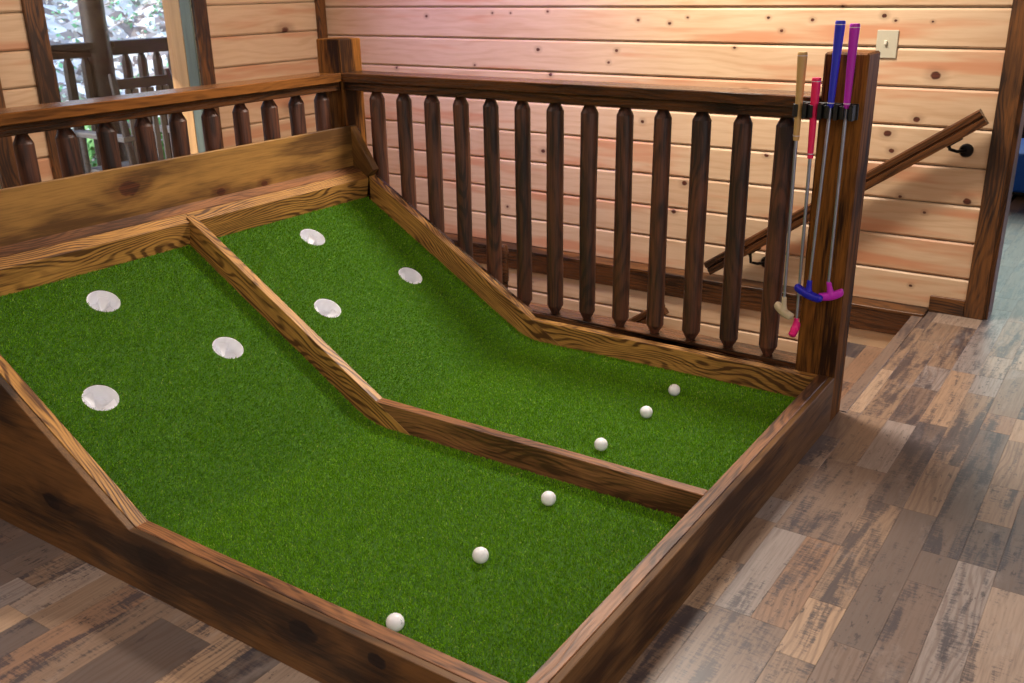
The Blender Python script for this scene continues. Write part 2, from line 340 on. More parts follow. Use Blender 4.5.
# ================================================================== SETTING
# ---- floor slab and laminate pieces
bm = bmesh.new()
bm_box(bm, XW, 4.2, -6, .172, -.2, -.0085); bm_box(bm, XE-.02, 4.2, .172, 7, -.2, -.0085); bm_box(bm, XW, XE-.02, YW+.13, 7, -.2, -.0085)
floor = link('floor', from_bm('floor', bm), M['darkfab']); tag(floor, 'mottled brown and grey laminate plank floor', None, None, 'structure')
def plank_mesh(x0, x1, y0, y1, tone, seed, wear, z0=-.008, z1=0., gx=.0002, gy=.0002):
    bm = bmesh.new(); bm_box(bm, x0+gx, x1-gx, y0+gy, y1-gy, z0, z1); bev(bm, .0004)
    me = from_bm('plank', bm); a = me.color_attributes.new('tone', 'FLOAT_COLOR', 'POINT')
    a.data.foreach_set('color', [tone, seed, wear, 1.]*len(me.vertices)); return me
SW = .0955
pieces = []
rr = random.Random(21)
def solid(cx, cy):   # is there floor at this place
    if cx < XW or cx > 4.2 or cy > 7 or cy < -6: return False
    if cx < XE and .172 < cy < YW+.13: return False
    return True
k0 = -40
for k in range(k0, 22):           # boards of two strips
    xa = .124+k*2*SW
    y = -6+rr.random()*.8
    while y < 7:
        L = rr.uniform(.8, 1.25)
        segs = []
        for side in (0, 1):
            yy = y
            while yy < y+L-.01:
                l = min(rr.choice([.25, .36, .5, .65, .9]), y+L-yy)
                if y+L-yy-l < .12: l = y+L-yy
                segs.append((xa+side*SW, xa+side*SW+SW, yy, yy+l)); yy += l
        if rr.random() < .34: segs = [(xa, xa+2*SW, y, y+L*.55), (xa, xa+SW, y+L*.55, y+L), (xa+SW, xa+2*SW, y+L*.55, y+L)]
        pieces += segs; y += L
cand = []; rest = []
for (x0, x1, y0, y1) in pieces:
    # clip against the stairwell and walls
    if x0 < XW or x1 > 4.2: continue
    if x0 < XE:
        if x1 > XE+.001:
            if y1 > .172:
                x0c = XE
                if y0 < .172: rest.append((x0, x1, y0, .172)); y0 = .172
                x0 = XE
                if y1-y0 < .02: continue
        else:
            if y0 < .172 < y1: y1 = .172
            elif .172 <= y0 < YW+.13:
                if y1 <= YW+.13: continue
                y0 = YW+.13
    if y0 >= 7: continue
    y1 = min(y1, 7)
    if x1-x0 < .004: continue
    under = (x1 < .05 and x0 > -2.1 and y0 > -1.9 and y1 < .17)
    pr = [project((x, y, 0)) for x in (x0, x1) for y in (y0, y1)]
    ok = not under and all(p for p in pr) and any(-5 < p[0] < 1029 and -5 < p[1] < 688 for p in pr) and (y1 < -1.9 or x0 > 0)
    if ok:
        area = abs((pr[0][0]-pr[3][0])*(pr[1][1]-pr[2][1])-(pr[0][1]-pr[3][1])*(pr[1][0]-pr[2][0]))/2
        cand.append((area, x0, x1, y0, y1))
    else: rest.append((x0, x1, y0, y1))
cand.sort(reverse=True)
for c in cand[280:]: rest.append(c[1:])
TONES = [.05, .1, .2, .25, .4, .42, .6, .8, .75, 1., .3, .35, .9]
def tone_of(): return rr.choice(TONES)+rr.uniform(-.04, .04), rr.random(), rr.random()
for _, x0, x1, y0, y1 in cand[:280]:
    t_, s_, w_ = tone_of()
    link('plank', plank_mesh(x0, x1, y0, y1, t_, s_, w_), M['floor'], floor)
V = []; F = []; Cc = []
for (x0, x1, y0, y1) in rest:
    t_, s_, w_ = tone_of(); b = len(V); g = .0002
    V += [(x0+g, y0+g, 0), (x1-g, y0+g, 0), (x1-g, y1-g, 0), (x0+g, y1-g, 0), (x0+g, y0+g, -.008), (x1-g, y0+g, -.008), (x1-g, y1-g, -.008), (x0+g, y1-g, -.008)]
    F += [(b, b+1, b+2, b+3), (b, b+4, b+5, b+1), (b+1, b+5, b+6, b+2), (b+2, b+6, b+7, b+3), (b+3, b+7, b+4, b)]; Cc += [t_, s_, w_, 1.]*8
me = bpy.data.meshes.new('more_planks'); me.from_pydata(V, [], F); a = me.color_attributes.new('tone', 'FLOAT_COLOR', 'POINT'); a.data.foreach_set('color', Cc)
tag(link('more_planks', me, M['floor'], floor), kind='stuff')
# stair nosing strip
def toned(name, parent, x0, x1, y0, y1, z0, z1, tone, seed, wear):
    me = plank_mesh(x0, x1, y0, y1, tone, seed, wear, z0, z1); me.name = name
    return link(name, me, M['floor'], parent)
toned('nosing_strip', floor, XE-.025, XE+.022, .174, YL-.02, -.03, .003, .24, .3, .5)
# ---- staircase going down towards the far left
stairs = empty('staircase', (XE, .8, -.2), 'laminate covered stairs going down behind the balcony railing', None, None, 'structure')
for i in range(11):
    z = -.19*(i+1); x1 = XE-.02-.27*i; x0 = x1-.27
    link('riser', (lambda b: (bm_box(b, x1-.018, x1, .174, YL, z, z+.19-.03), from_bm('riser', b))[1])(bmesh.new()), M['pine'], stairs)
    if i < 3:
        for j in range(3):
            yb = .174
            while yb < YL-.02:
                l = min(rr.choice([.3, .45, .6]), YL-yb)
                if YL-yb-l < .1: l = YL-yb
                t_, s_, w_ = tone_of()
                toned('tread_board', stairs, x0-.02+j*.0967, x0-.02+(j+1)*.0967, yb, yb+l, z-.02, z, t_, s_, w_); yb += l
    else: toned('tread', stairs, x0-.02, x1, .174, YL, z-.02, z, .3, rr.random(), .5)
world_board('wall_stairwell_front', None, M['plain'], XW, XE-.02, .12, .17, -2.4, -.21, 0); tag(bpy.data.objects['wall_stairwell_front'], kind='structure')
world_board('wall_stairwell_end', None, M['plain'], XE-.02, XE+.1, .12, YL, -2.4, -.21, 0); tag(bpy.data.objects['wall_stairwell_end'], kind='structure')
world_board('floor_lower', None, M['darkfab'], XW, XE, .12, YL, -2.45, -2.4, 0); tag(bpy.data.objects['floor_lower'], kind='structure')

# ---- plank wall builder
def plank_profile_mesh(L, h, th=.018):
    """tongue and groove board, length along X centred, height along Z, front face towards -Y at y=0"""
    c = .010; g = .0014
    pr = [(.006, 0+g), (c*.8, 0+g), (0, c+g), (0, h-c-g), (c*.8, h-g), (.006, h-g), (th, h-g), (th, g)]
    bm = bmesh.new(); a = [bm.verts.new((-L/2, y, z-h/2)) for y, z in pr]; b = [bm.verts.new((L/2, y, z-h/2)) for y, z in pr]
    bm.faces.new(a); bm.faces.new(b[::-1])
    for i in range(len(pr)): bm.faces.new((a[i], b[i], b[(i+1) % len(pr)], a[(i+1) % len(pr)]))
    return from_bm('plank', bm)
P0, PH = .0045, .1685
wall_back = world_board('wall_back', None, M['plain'], XW, .31, YW+.019, YW+.13, -.03, 2.75, 0)
tag(wall_back, 'back wall of horizontal knotty pine boards', kind='structure')
for k in range(0, 17):
    z0 = P0+k*PH; z1 = min(z0+PH, 2.75)
    L = .25-XW
    link('plank', plank_profile_mesh(L, z1-z0), M['pine_back'], wall_back, Matrix.Translation((XW+L/2, YW, (z0+z1)/2)))
wall_low = world_board('wall_stairwell_back', None, M['plain'], XW, XE-.022, YL+.019, YW+.13, -2.4, -.0025, 0)
tag(wall_low, 'lower stairwell wall of pine boards below the brown ledge', kind='structure')
for k in range(1, 11):
    z1 = -.064-.1685*(k-1)+.0; z0 = z1-.1685
    L = XE-.0-XW
    link('plank', plank_profile_mesh(L, z1-z0), M['pine'], wall_low, Matrix.Translation((XW+L/2, YL, (z0+z1)/2)))
ledge = world_board('trim_1', None, M['trim'], XW, .078, YL-.018, YW, -.002, .0135, .0015); tag(ledge, 'flat top board of the brown ledge along the stair wall', kind='structure')
fas = world_board('trim_2', None, M['rail'], XW, .05, YL-.016, YL+.004, -.108, -.003, .0015); tag(fas, 'brown face board under the ledge', kind='structure')
# lower wall also seen right of x=XE: side cheek below floor edge handled by the slab
# ---- left wall (plane X = XW, seen from +X), window opening
WY0, WY1, WZ0, WZ1 = -.355, .52, .25, 2.15
wall_left = empty('wall_left', (XW, 0, 0), 'left wall of horizontal pale pine boards', None, None, 'structure')
def left_plank(y0, y1, z0, z1):
    L = y1-y0
    mw = Matrix.Translation((XW, (y0+y1)/2, (z0+z1)/2)) @ Matrix.Rotation(math.pi/2, 4, 'Z')
    link('plank', plank_profile_mesh(L, z1-z0), M['pine'], wall_left, mw)
W2a, W2b = -1.7, -.72         # second window
z = -.15
while z < 2.7:
    z1 = min(z+.1695, 2.75); zz = z+.0105
    for (a, b) in ((-6, W2a), (W2b, WY0), (WY1, YW-.0)): left_plank(a, b, zz, z1+.0105)
    if z1 < WZ0 or z > WZ1: 
        left_plank(WY0, WY1, zz, z1+.0105); left_plank(W2a, W2b, zz, z1+.0105)
    z += .1695
for (a, b, c, d) in ((-6, W2a, -.2, 2.75), (W2b, WY0, -.2, 2.75), (WY1, YW+.15, -.2, 2.75), (WY0, WY1, -.2, WZ0), (WY0, WY1, WZ1, 2.75), (W2a, W2b, -.2, WZ0), (W2a, W2b, WZ1, 2.75)):
    world_board('wall_core', wall_left, M['plain'], XW-.15, XW-.019, a, b, c, d, 0)
def window(n, y0, y1):
    w = empty('window_%d' % n, (XW-.1, (y0+y1)/2, WZ0), 'tall window with dark stained casing looking out on the porch', None, None, 'structure')
    for (nm, a, b, c, d, g) in (('casing', y0-.098, y0, WZ0-.09, WZ1+.09, 'z'), ('casing', y1, y1+.088, WZ0-.09, WZ1+.09, 'z'), ('casing', y0, y1, WZ1, WZ1+.09, 'y'), ('casing', y0, y1, WZ0-.09, WZ0, 'y')):
        board(nm, w, M['trim'], XW-.004, XW+.02, a, b, c, d, g)
    for s, (a, b) in enumerate(((y0-.012, y0+.012), (y1-.012, y1+.012))):
        board('jamb', w, M['grey_jamb'], XW-.088, XW-.004, a, b, WZ0, WZ1, 'z', .001)['label'] = 'grey green painted inner jamb'
        board('jamb', w, M['tan_jamb'], XW-.235, XW-.092, a, b, WZ0, WZ1, 'z', .001)['label'] = 'tan wooden outer jamb'
    board('head', w, M['tan_jamb'], XW-.235, XW-.004, y0, y1, WZ1-.012, WZ1+.012, 'y', .001)
    board('sill', w, M['tan_jamb'], XW-.26, XW-.004, y0, y1, WZ0-.02, WZ0+.012, 'y', .001)
    world_board('pane', w, M['glass'], XW-.0945, XW-.0905, y0+.012, y1-.012, WZ0+.012, WZ1-.012, 0)
window(1, WY0, WY1); window(2, W2a, W2b)
cor = board('trim_3', None, M['trim'], XW-.001, XW+.03, YW-.062, YW+.002, -.2, 2.75, 'z'); tag(cor, 'dark corner board where the two pine walls meet', kind='structure')
# ---- wall end at the right: casing, side jamb, baseboard
tr = board('trim_4', None, M['trim'], .231, .316, YW-.018, YW+.004, 0, 2.3, 'z', .003); tag(tr, 'tall knotty brown casing at the right end of the back wall', kind='structure')
j1 = board('trim_5', None, M['trim'], .312, .332, YW+.0, YW+.135, 0, 2.3, 'z', .002); tag(j1, 'brown side board wrapping the end of the back wall', kind='structure')
bb = board('baseboard_back', None, M['trim'], .078, .231, YW-.014, YW+.003, 0, .078, 'x', .002); tag(bb, 'short piece of dark baseboard at the stair head', kind='structure')
# ---- unseen rest of the room and the hall behind the wall
def struct(name, *a): return tag(world_board(name, None, a[0], *a[1:], 0), kind='structure')
struct('ceiling', M['ceil'], XW-.15, 4.2, -6, 7, 2.75, 2.85)
struct('wall_right', M['plain'], 4.2, 4.3, -6, 7, -.2, 2.75)
struct('wall_front', M['plain'], XW-.15, 4.2, -6.1, -6, -.2, 2.75)
struct('wall_hall', M['plain'], XW-.15, 4.2, 7, 7.1, -.2, 2.75)
struct('wall_hall_left', M['darkfab'], -1.2, -1.1, YW+.13, 7, 0, 2.75)

# ================================================================== OUTDOORS
deck = empty('porch_deck', (-4.9, 1, -.08), 'grey board porch deck outside the window', None, None, 'structure')
for i in range(15): board('plank', deck, M['grey_wood'], -3.87-.14*(i+1)+.004, -3.87-.14*i, -5, 5, -.1, -.06, 'y', .002)
roof = tag(world_board('porch_roof', None, M['porch'], -6.0, -3.86, -5, 5, 2.62, 2.7, 0), 'porch roof', None, None, 'structure')
PX = -5.6
pp = empty('porch_post', (PX, 1.165, -.06), 'thick dark log post holding the porch roof', 'post')
bm = bmesh.new(); lathe(bm, [(-.06+i*.27, .085+.003*math.sin(i*2.1)) for i in range(11)], 14, None, .03, 5)
link('trunk', from_bm('trunk', bm, True), M['porch'], pp, Matrix.Translation((PX-.0, 1.165, 0)))
pr_ = empty('porch_railing', (PX, 0, 0), 'dark outdoor porch railing with log balusters seen through the window', 'railing')
for (ya, yb) in ((-4.5, 1.165-.083), (1.165+.083, 4.5)):
    board('top_rail', pr_, M['porch'], PX-.07, PX+.07, ya, yb, 1.09, 1.13, 'y'); board('sub_rail', pr_, M['porch'], PX-.02, PX+.02, ya, yb, 1.03, 1.09, 'y')
    board('bottom_rail', pr_, M['porch'], PX-.02, PX+.02, ya, yb, .05, .1, 'y')
bm = bmesh.new(); lathe(bm, [(.1, .02), (.14, .036), (.98, .036), (1.03, .02)], 8); pb_me = from_bm('baluster', bm, True)
for i in range(-34, 22):
    y = 1.377+i*.135 if i >= 0 else 1.048+(i+1)*.138
    link('baluster', pb_me, M['porch'], pr_, Matrix.Translation((PX, y, 0)))
# rocking chair
rc = empty('rocking_chair', (-4.45, .7, -.06), 'dark slatted wooden rocking chair on the porch', 'chair')
CX = -4.5
for y in (.50, .90):
    tube('back_post', rc, M['porch'], [(CX+.1, y, .3), (CX, y, .95), (CX-.01, y, 1.0)], [.024, .024, .018])
    tube('rocker', rc, M['grey_wood'], [(CX+.45, y, .06), (CX+.2, y, -.03), (CX-.1, y, -.04), (CX-.5, y, -.02), (CX-.75, y, .06)], .02)
    tube('leg', rc, M['grey_wood'], [(CX+.1, y, .36), (CX+.12, y, -.02)], .02); tube('leg', rc, M['grey_wood'], [(CX-.42, y, .62), (CX-.42, y, -.02)], .02)
    board('armrest', rc, M['grey_wood'], CX-.5, CX+.08, y-.045, y+.045, .60, .63)
board('top_slat', rc, M['porch'], CX-.012, CX+.012, .50, .90, .905, .965, 'y')
board('lower_slat', rc, M['porch'], CX+.035, CX+.055, .50, .90, .80, .85, 'y')
for i in range(6): board('back_slat', rc, M['grey_wood'], CX+.03, CX+.045, .545+i*.056, .58+i*.056, .40, .905, 'z')
board('seat', rc, M['grey_wood'], CX-.45, CX+.12, .5, .9, .36, .39)
# hillside
n = 90; xs = np.linspace(-6.3, -26, n); ys = np.linspace(-12, 26, n)
Xg, Yg = np.meshgrid(xs, ys, indexing='ij')
Zg = -1.0+(-6.3-Xg)*.52+.25*np.sin(Xg*.9+Yg*.5)+.18*np.sin(Yg*1.3)+rng.normal(0, .05, Xg.shape)
Zg[0] = -1.2
me = bpy.data.meshes.new('hillside'); idx = np.arange(n*n).reshape(n, n)
me.from_pydata(np.stack([Xg, Yg, Zg], -1).reshape(-1, 3).tolist(), [], np.stack([idx[:-1, :-1], idx[:-1, 1:], idx[1:, 1:], idx[1:, :-1]], -1).reshape(-1, 4).tolist())
hill = link('hillside', me, M['hill']); tag(hill, 'steep bank covered in pale dry leaves beyond the porch', None, None, 'structure')
def tri_cloud(name, P, N, size, tint, mat, parent=None, asp=.7):
    """P points, N rough normals, triangles pairs of random heading"""
    k = len(P); a = rng.normal(size=(k, 3)); a -= N*(a*N).sum(1)[:, None]; a /= np.linalg.norm(a, axis=1)[:, None]; b = np.cross(N, a)
    s = size[:, None]
    q = np.stack([P-a*s, P+b*s*asp, P+a*s, P-b*s*asp], 1).reshape(-1, 3)
    me = bpy.data.meshes.new(name); me.vertices.add(4*k); me.vertices.foreach_set('co', q.astype(np.float32).ravel())
    me.loops.add(4*k); me.loops.foreach_set('vertex_index', np.arange(4*k, dtype=np.int32)); me.polygons.add(k)
    me.polygons.foreach_set('loop_start', np.arange(0, 4*k, 4, dtype=np.int32)); me.update(); me.validate()
    t = me.attributes.new('tint', 'FLOAT', 'POINT'); t.data.foreach_set('value', np.repeat(tint, 4).astype(np.float32))
    return link(name, me, mat, parent)
k = 42000; px = rng.uniform(-17, -6.6, k); py = rng.uniform(-4, 14, k)
pz = -1.0+(-6.3-px)*.52+.25*np.sin(px*.9+py*.5)+.18*np.sin(py*1.3)+.06
Nn = rng.normal(size=(k, 3))*.6+np.array([.46, 0, .88]); Nn /= np.linalg.norm(Nn, axis=1)[:, None]
lit = tri_cloud('leaf_litter', np.stack([px, py, pz], 1), Nn, rng.uniform(.015, .05, k), rng.random(k)**.8, M['litter'])
tag(lit, 'pale dry leaves scattered over the bank outside', 'leaves', None, 'stuff')
for i, (bx, by, bz, br, lb) in enumerate([(-7.4, 2.6, -.1, .85, 'bright green shrub low behind the porch railing right of the post'), (-7.2, .7, -.1, .6, 'small green shrub behind the porch railing left of the post')]):
    k = 2600; d = rng.normal(size=(k, 3)); d /= np.linalg.norm(d, axis=1)[:, None]; r = br*rng.uniform(.5, 1, k)[:, None]
    P = d*r*np.array([1, 1.2, .75]); sh = empty('shrub', (bx, by, bz-.6), lb, 'shrub')
    N2 = d+rng.normal(size=(k, 3))*.5; N2 /= np.linalg.norm(N2, axis=1)[:, None]
    tri_cloud('foliage', P+np.array([bx, by, bz]), N2, rng.uniform(.03, .06, k), rng.uniform(.7, 1, k), M['leaf'], None)
    f = bpy.data.objects[[o.name for o in bpy.data.objects if o.name.startswith('foliage')][-1]]; f.parent = sh; f.location = (-bx, -by, -(bz-.6)); f['kind'] = 'stuff'
    tube('stem', sh, M['porch'], [(bx, by, bz-.75), (bx+.05, by, bz-.2), (bx, by+.1, bz+.2)], [.03, .02, .01])

# ================================================================== HALL BEYOND
be = empty('bench', (.1, 4.85, 0), 'low blue covered bench in the room beyond', 'bench')
bm = bmesh.new(); bm_box(bm, -.5, .9, 4.32, 5.1, .05, .32); bev(bm, .03, 3); link('cushion', from_bm('cushion', bm, True), M['blue_cloth'], be)
board('frame', be, M['darkfab'], -.46, .86, 4.36, 5.07, .03, .05)
for x in (-.42, .78):
    for y in (4.66, 5.0): board('leg', be, M['darkfab'], x, x+.05, y, y+.05, 0, .03, 'z')
dk = world_board('cabinet', None, M['darkfab'], -.9, .9, 5.6, 6.0, 0, .72, .01); tag(dk, 'dark low cabinet in the room beyond the blue bench', 'cabinet')

# ================================================================== RAILINGS
YP0, YP1 = .036, .172; XPR0, XPR1 = -.0835, .0545
rp = empty('newel_post', ((XPR0+XPR1)/2, .104, 0), 'square brown stained post at the stair head with the golf putters on it', 'post')
board('shaft', rp, M['post'], XPR0, XPR1, YP0, YP1, 0, 1.262, 'z', .006)
lp = empty('newel_post', (-2.217, .09, 0), 'square brown corner post where the two railings meet', 'post')
board('shaft', lp, M['post'], -2.286, -2.149, .018, .154, 0, 1.266, 'z', .004)
def spindle_mesh(seed, z0, z1, r=.033):
    bm = bmesh.new(); n = 12
    prof = [(z0, .016), (z0+.003, .017), (z0+.034, r)]+[(z0+.034+(z1-z0-.068)*i/n, r) for i in range(1, n)]+[(z1-.036, r), (z1-.003, .017), (z1, .016)]
    lathe(bm, prof, 26, None, .035, seed)
    # local X must follow the grain: turn the lathe axis into X
    bmesh.ops.transform(bm, matrix=AX['z'].to_4x4().inverted(), verts=bm.verts[:])
    return from_bm('baluster', bm, True, 19)
rrail = empty('balcony_railing', (-1.1, .09, .16), 'dark stained log baluster railing along the far side of the putting green', 'railing')
board('cap_rail', rrail, M['rail'], -2.149, XPR0, .016, .152, HR-.038, HR, 'x', .003)
board('sub_rail', rrail, M['rail'], -2.149, XPR0, .032, .14, HR-.073, HR-.0385, 'x', .002)
board('bottom_rail', rrail, M['rail'], -2.149, XPR0, .062, .162, .158, .196, 'x', .002)
board('bottom_beam', rrail, M['trim'], -2.149, XPR0, .06, .172, -.0, .1575, 'x', .002)
for i in range(13):
    x = -.206-.1514*i
    link('baluster', spindle_mesh(i, .196, HR-.073), M['spindle'], rrail, Matrix.Translation((x, .096, 0)) @ AX['z'].to_4x4())
lrail = empty('balcony_railing', (-2.217, -1, .1), 'dark stained log baluster railing behind the tall backboard on the left', 'railing')
board('cap_rail', lrail, M['rail_lit'], -2.286, -2.147, -2.3, .017, HR-.038, HR, 'y', .003)['label'] = 'brown cap rail with its lit orange tone painted in'
board('sub_rail', lrail, M['rail'], -2.272, -2.163, -2.3, .017, HR-.073, HR-.0385, 'y', .002)
board('bottom_rail', lrail, M['rail'], -2.267, -2.167, -2.3, .017, .08, .118, 'y', .002)
for i in range(15):
    y = -.045-.1512*i+(0.0 if i else 0.0)
    link('baluster', spindle_mesh(40+i, .118, HR-.073), M['spindle'], lrail, Matrix.Translation((-2.217, y, 0)) @ AX['z'].to_4x4())
ep = empty('newel_post', (-2.217, -2.37, 0), 'square brown end post of the left railing', 'post')
board('shaft', ep, M['post'], -2.286, -2.149, -2.44, -2.302, 0, 1.266, 'z', .004)

# ================================================================== PUTTING GREEN
box = empty('putting_green', (-1.05, -.93, 0), 'wooden framed indoor putting green with two green turf lanes and ramp', 'putting green')
# turf sheet with six round openings
HOLES = [(-1.917, -1.408), (-1.62, -1.654), (-1.622, -1.173), (-1.921, -.456), (-1.627, -.21), (-1.625, -.697)]
HRAD = .0525
BL = .07   # half length of the blend between flat and ramp
def turf_z(x):
    x = np.asarray(x, float); s = np.clip((XR+BL-x)/(2*BL), 0, 1)
    z = ZT+TA*np.where(x > XR+BL, 0, np.where(x < XR-BL, XR-x, BL*s*s))
    return z
bm = bmesh.new()
XB = XR-BL
L = [bm.verts.new((x, y, 0)) for x, y in ((XT, -WID), (XB, -WID), (XB, 0), (XT, 0))]
es = [bm.edges.new((L[i], L[(i+1) % 4])) for i in range(4)]
rims = []
for hx, hy in HOLES:
    r = [bm.verts.new((hx+HRAD*math.cos(ANG)*math.cos(a), hy+HRAD*math.sin(a), 0)) for a in [2*math.pi*i/32 for i in range(32)]]
    es += [bm.edges.new((r[i], r[(i+1) % 32])) for i in range(32)]; rims.append(r)
bmesh.ops.triangle_fill(bm, edges=es, use_beauty=True, use_dissolve=False)
bmesh.ops.delete(bm, geom=[f for f in bm.faces if any((f.calc_center_median()-Vector((hx, hy, 0))).length < HRAD*.55 for hx, hy in HOLES)], context='FACES_ONLY')
prev = [bm.verts.new((XB, -WID, 0)), bm.verts.new((XB, 0, 0))]
for x in list(np.linspace(XB, XR+BL, 10)[1:])+[0.]:
    cur = [bm.verts.new((x, -WID, 0)), bm.verts.new((x, 0, 0))]; bm.faces.new((prev[0], cur[0], cur[1], prev[1])); prev = cur
for v in bm.verts: v.co.z = float(turf_z(v.co.x))
for f in bm.faces:
    f.normal_update()
    if f.normal.z < 0: f.normal_flip()
me = bpy.data.meshes.new('turf'); bm.to_mesh(me); bm.free()
link('turf', me, M['turf_base'], box)
# pile: short blades
def blades(k):
    u = rng.uniform(0, 1, k); arc = (XR-XT)/math.cos(ANG); tot = arc+(-XR)
    x = np.where(u*tot < arc, XT+u*tot*math.cos(ANG), XR+(u*tot-arc)); y = rng.uniform(-WID, 0, k)
    keep = np.ones(k, bool)
    for hx, hy in HOLES: keep &= ((x-hx)/math.cos(ANG))**2+(y-hy)**2 > (HRAD+.0005)**2
    keep &= np.abs(y-DV) > TD/2
    x = x[keep]; y = y[keep]; k = len(x); z = turf_z(x)
    sl = np.where(x > XR+BL, 0, np.where(x < XR-BL, TA, TA*(XR+BL-x)/(2*BL)))
    N = np.stack([sl, 0*sl, 1+0*sl], 1); N /= np.linalg.norm(N, axis=1)[:, None]
    P = np.stack([x, y, z], 1)
    up = N+rng.normal(0, .55, (k, 3)); up /= np.linalg.norm(up, axis=1)[:, None]
    side = np.cross(up, rng.normal(size=(k, 3))); side /= np.linalg.norm(side, axis=1)[:, None]
    h = rng.uniform(.0045, .0085, k)[:, None]; w = .0011
    q = np.stack([P-side*w-N*.001, P+side*w-N*.001, P+up*h+side*w*.5, P+up*h-side*w*.5], 1).reshape(-1, 3)
    me = bpy.data.meshes.new('turf_pile'); me.vertices.add(4*k); me.vertices.foreach_set('co', q.astype(np.float32).ravel())
    me.loops.add(4*k); me.loops.foreach_set('vertex_index', np.arange(4*k, dtype=np.int32)); me.polygons.add(k)
    me.polygons.foreach_set('loop_start', np.arange(0, 4*k, 4, dtype=np.int32)); me.update()
    t = me.attributes.new('tint', 'FLOAT', 'POINT')
    tv = np.clip(rng.normal(.45, .22, k), 0, .97); tv[rng.random(k) < .004] = 1.
    t.data.foreach_set('value', np.repeat(tv, 4).astype(np.float32)); return me
tag(link('turf_pile', blades(420000), M['blade'], box), kind='stuff')
# hole cups, perpendicular to the ramp
def cup_meshes():
    bm = bmesh.new(); n = 32; R0, R1, D = .0525, .0505, .056
    prof = [(R0, -.001), (R0+.0, .0015), (R1, .0015), (R1*.98, -D), (.004, -D-.002)]
    rows = [[bm.verts.new((r*math.cos(2*math.pi*i/n), r*math.sin(2*math.pi*i/n), z)) for i in range(n)] for r, z in prof]
    rows.append([bm.verts.new(((R0)*math.cos(2*math.pi*i/n), R0*math.sin(2*math.pi*i/n), -D-.004)) for i in range(n)])
    for a, b in zip(rows[:-1], rows[1:-1]):
        for i in range(n): bm.faces.new((a[i], a[(i+1) % n], b[(i+1) % n], b[i]))
    a, b = rows[0], rows[-1]
    for i in range(n): bm.faces.new((b[i], b[(i+1) % n], a[(i+1) % n], a[i]))
    bm.faces.new(b)
    cup = from_bm('hole_cup', bm, True)
    bm = bmesh.new()
    v = [bm.verts.new(p) for p in ((.012, -.004, -D+.001), (.049, -.022, -D+.001), (.049, .022, -D+.001), (.012, .004, -D+.001), (.012, -.003, -D+.006), (.049, -.018, -D+.03), (.049, .018, -D+.03), (.012, .003, -D+.006))]
    for f in ((0, 1, 2, 3), (4, 7, 6, 5), (0, 4, 5, 1), (1, 5, 6, 2), (2, 6, 7, 3), (3, 7, 4, 0)): bm.faces.new([v[i] for i in f])
    return cup, from_bm('rib', bm)
cup_me, rib_me = cup_meshes()
for i, (hx, hy) in enumerate(HOLES):
    mw = Matrix.Translation((hx, hy, float(turf_z(hx))-.003)) @ Matrix.Rotation(ANG, 4, 'Y') @ Matrix.Rotation([.3, 1.2, .6, .1, .9, 1.4][i], 4, 'Z')
    c = link('hole_cup', cup_me, M['cup'], box, mw)
    for j in range(3):
        o = bpy.data.objects.new('rib', rib_me); COL.objects.link(o)
        if not rib_me.materials: rib_me.materials.append(M['cup'])
        o.parent = c; o.matrix_basis = Matrix.Rotation(j*2.094, 4, 'Z')
# frame boards
def zr(x, dz=0): return ZC+(XC-x)*TA+dz         # curb top on the ramp
def zrt(x): return ZT+(XR-x)*TA
XJ = XC+H/TA                                      # where the ramp curb's top line reaches the turf
def ramp_curb(y0, y1, xe, m, lab=None):
    o = prism('ramp_curb', box, m, [(xe, zr(xe)), (XC, ZC), (XJ, ZT-.002), (XR, ZT-.002), (xe, zrt(xe)-.002)], y0, y1, ANG, .0012); return o
def flat_curb(y0, y1, m):
    return prism('flat_curb', box, m, [(XC+.0008, ZC-.001), (0, ZC-.001), (0, ZT-.09), (XJ+.0008, ZT-.09), (XJ+.0008, ZT-.002)], y0, y1, 0, .0012)
XTT = XT-.0
ramp_curb(0, T2, XTT+.02, M['curb']); flat_curb(0, YP0-.0006, M['curb'])
ramp_curb(-WID-T2, -WID, -2.13, M['curb']); flat_curb(-WID-T2, -WID, M['curb_dark'])
ramp_curb(DV-TD/2, DV+TD/2, XT+.001, M['curb']); 
fd = flat_curb(DV-TD/2, DV+TD/2, M['curb_dark']); fd['label'] = 'dark stained middle divider board'
# end boards
board('end_curb', box, M['curb_dark'], 0.0005, T2, -WID-T2, YP0-.001, .0, ZC, 'y', .0015)
o = board('end_fascia', box, M['fascia_end'], T2+.0008, TO, -WID-TO, YP0-.001, 0, ZC-.001, 'y', .0015)
# outer side boards following the ramp
prof = [(T2, 0), (T2, ZC-.002), (XC, ZC-.002), (-2.03, zr(-2.03)-.004), (-2.107, .895), (-2.125, .895), (-2.125, 0)]
prism('side_fascia', box, M['fascia'], prof, -WID-TO, -WID-T2-.0008, 0, .0015)
prism('side_fascia', box, M['rail'], [(XPR0-.001, .165), (XPR0-.001, ZC-.002)]+prof[2:6]+[(-2.125, .2), (-1.3, .2)], T2+.0008, TO, 0, .0015)
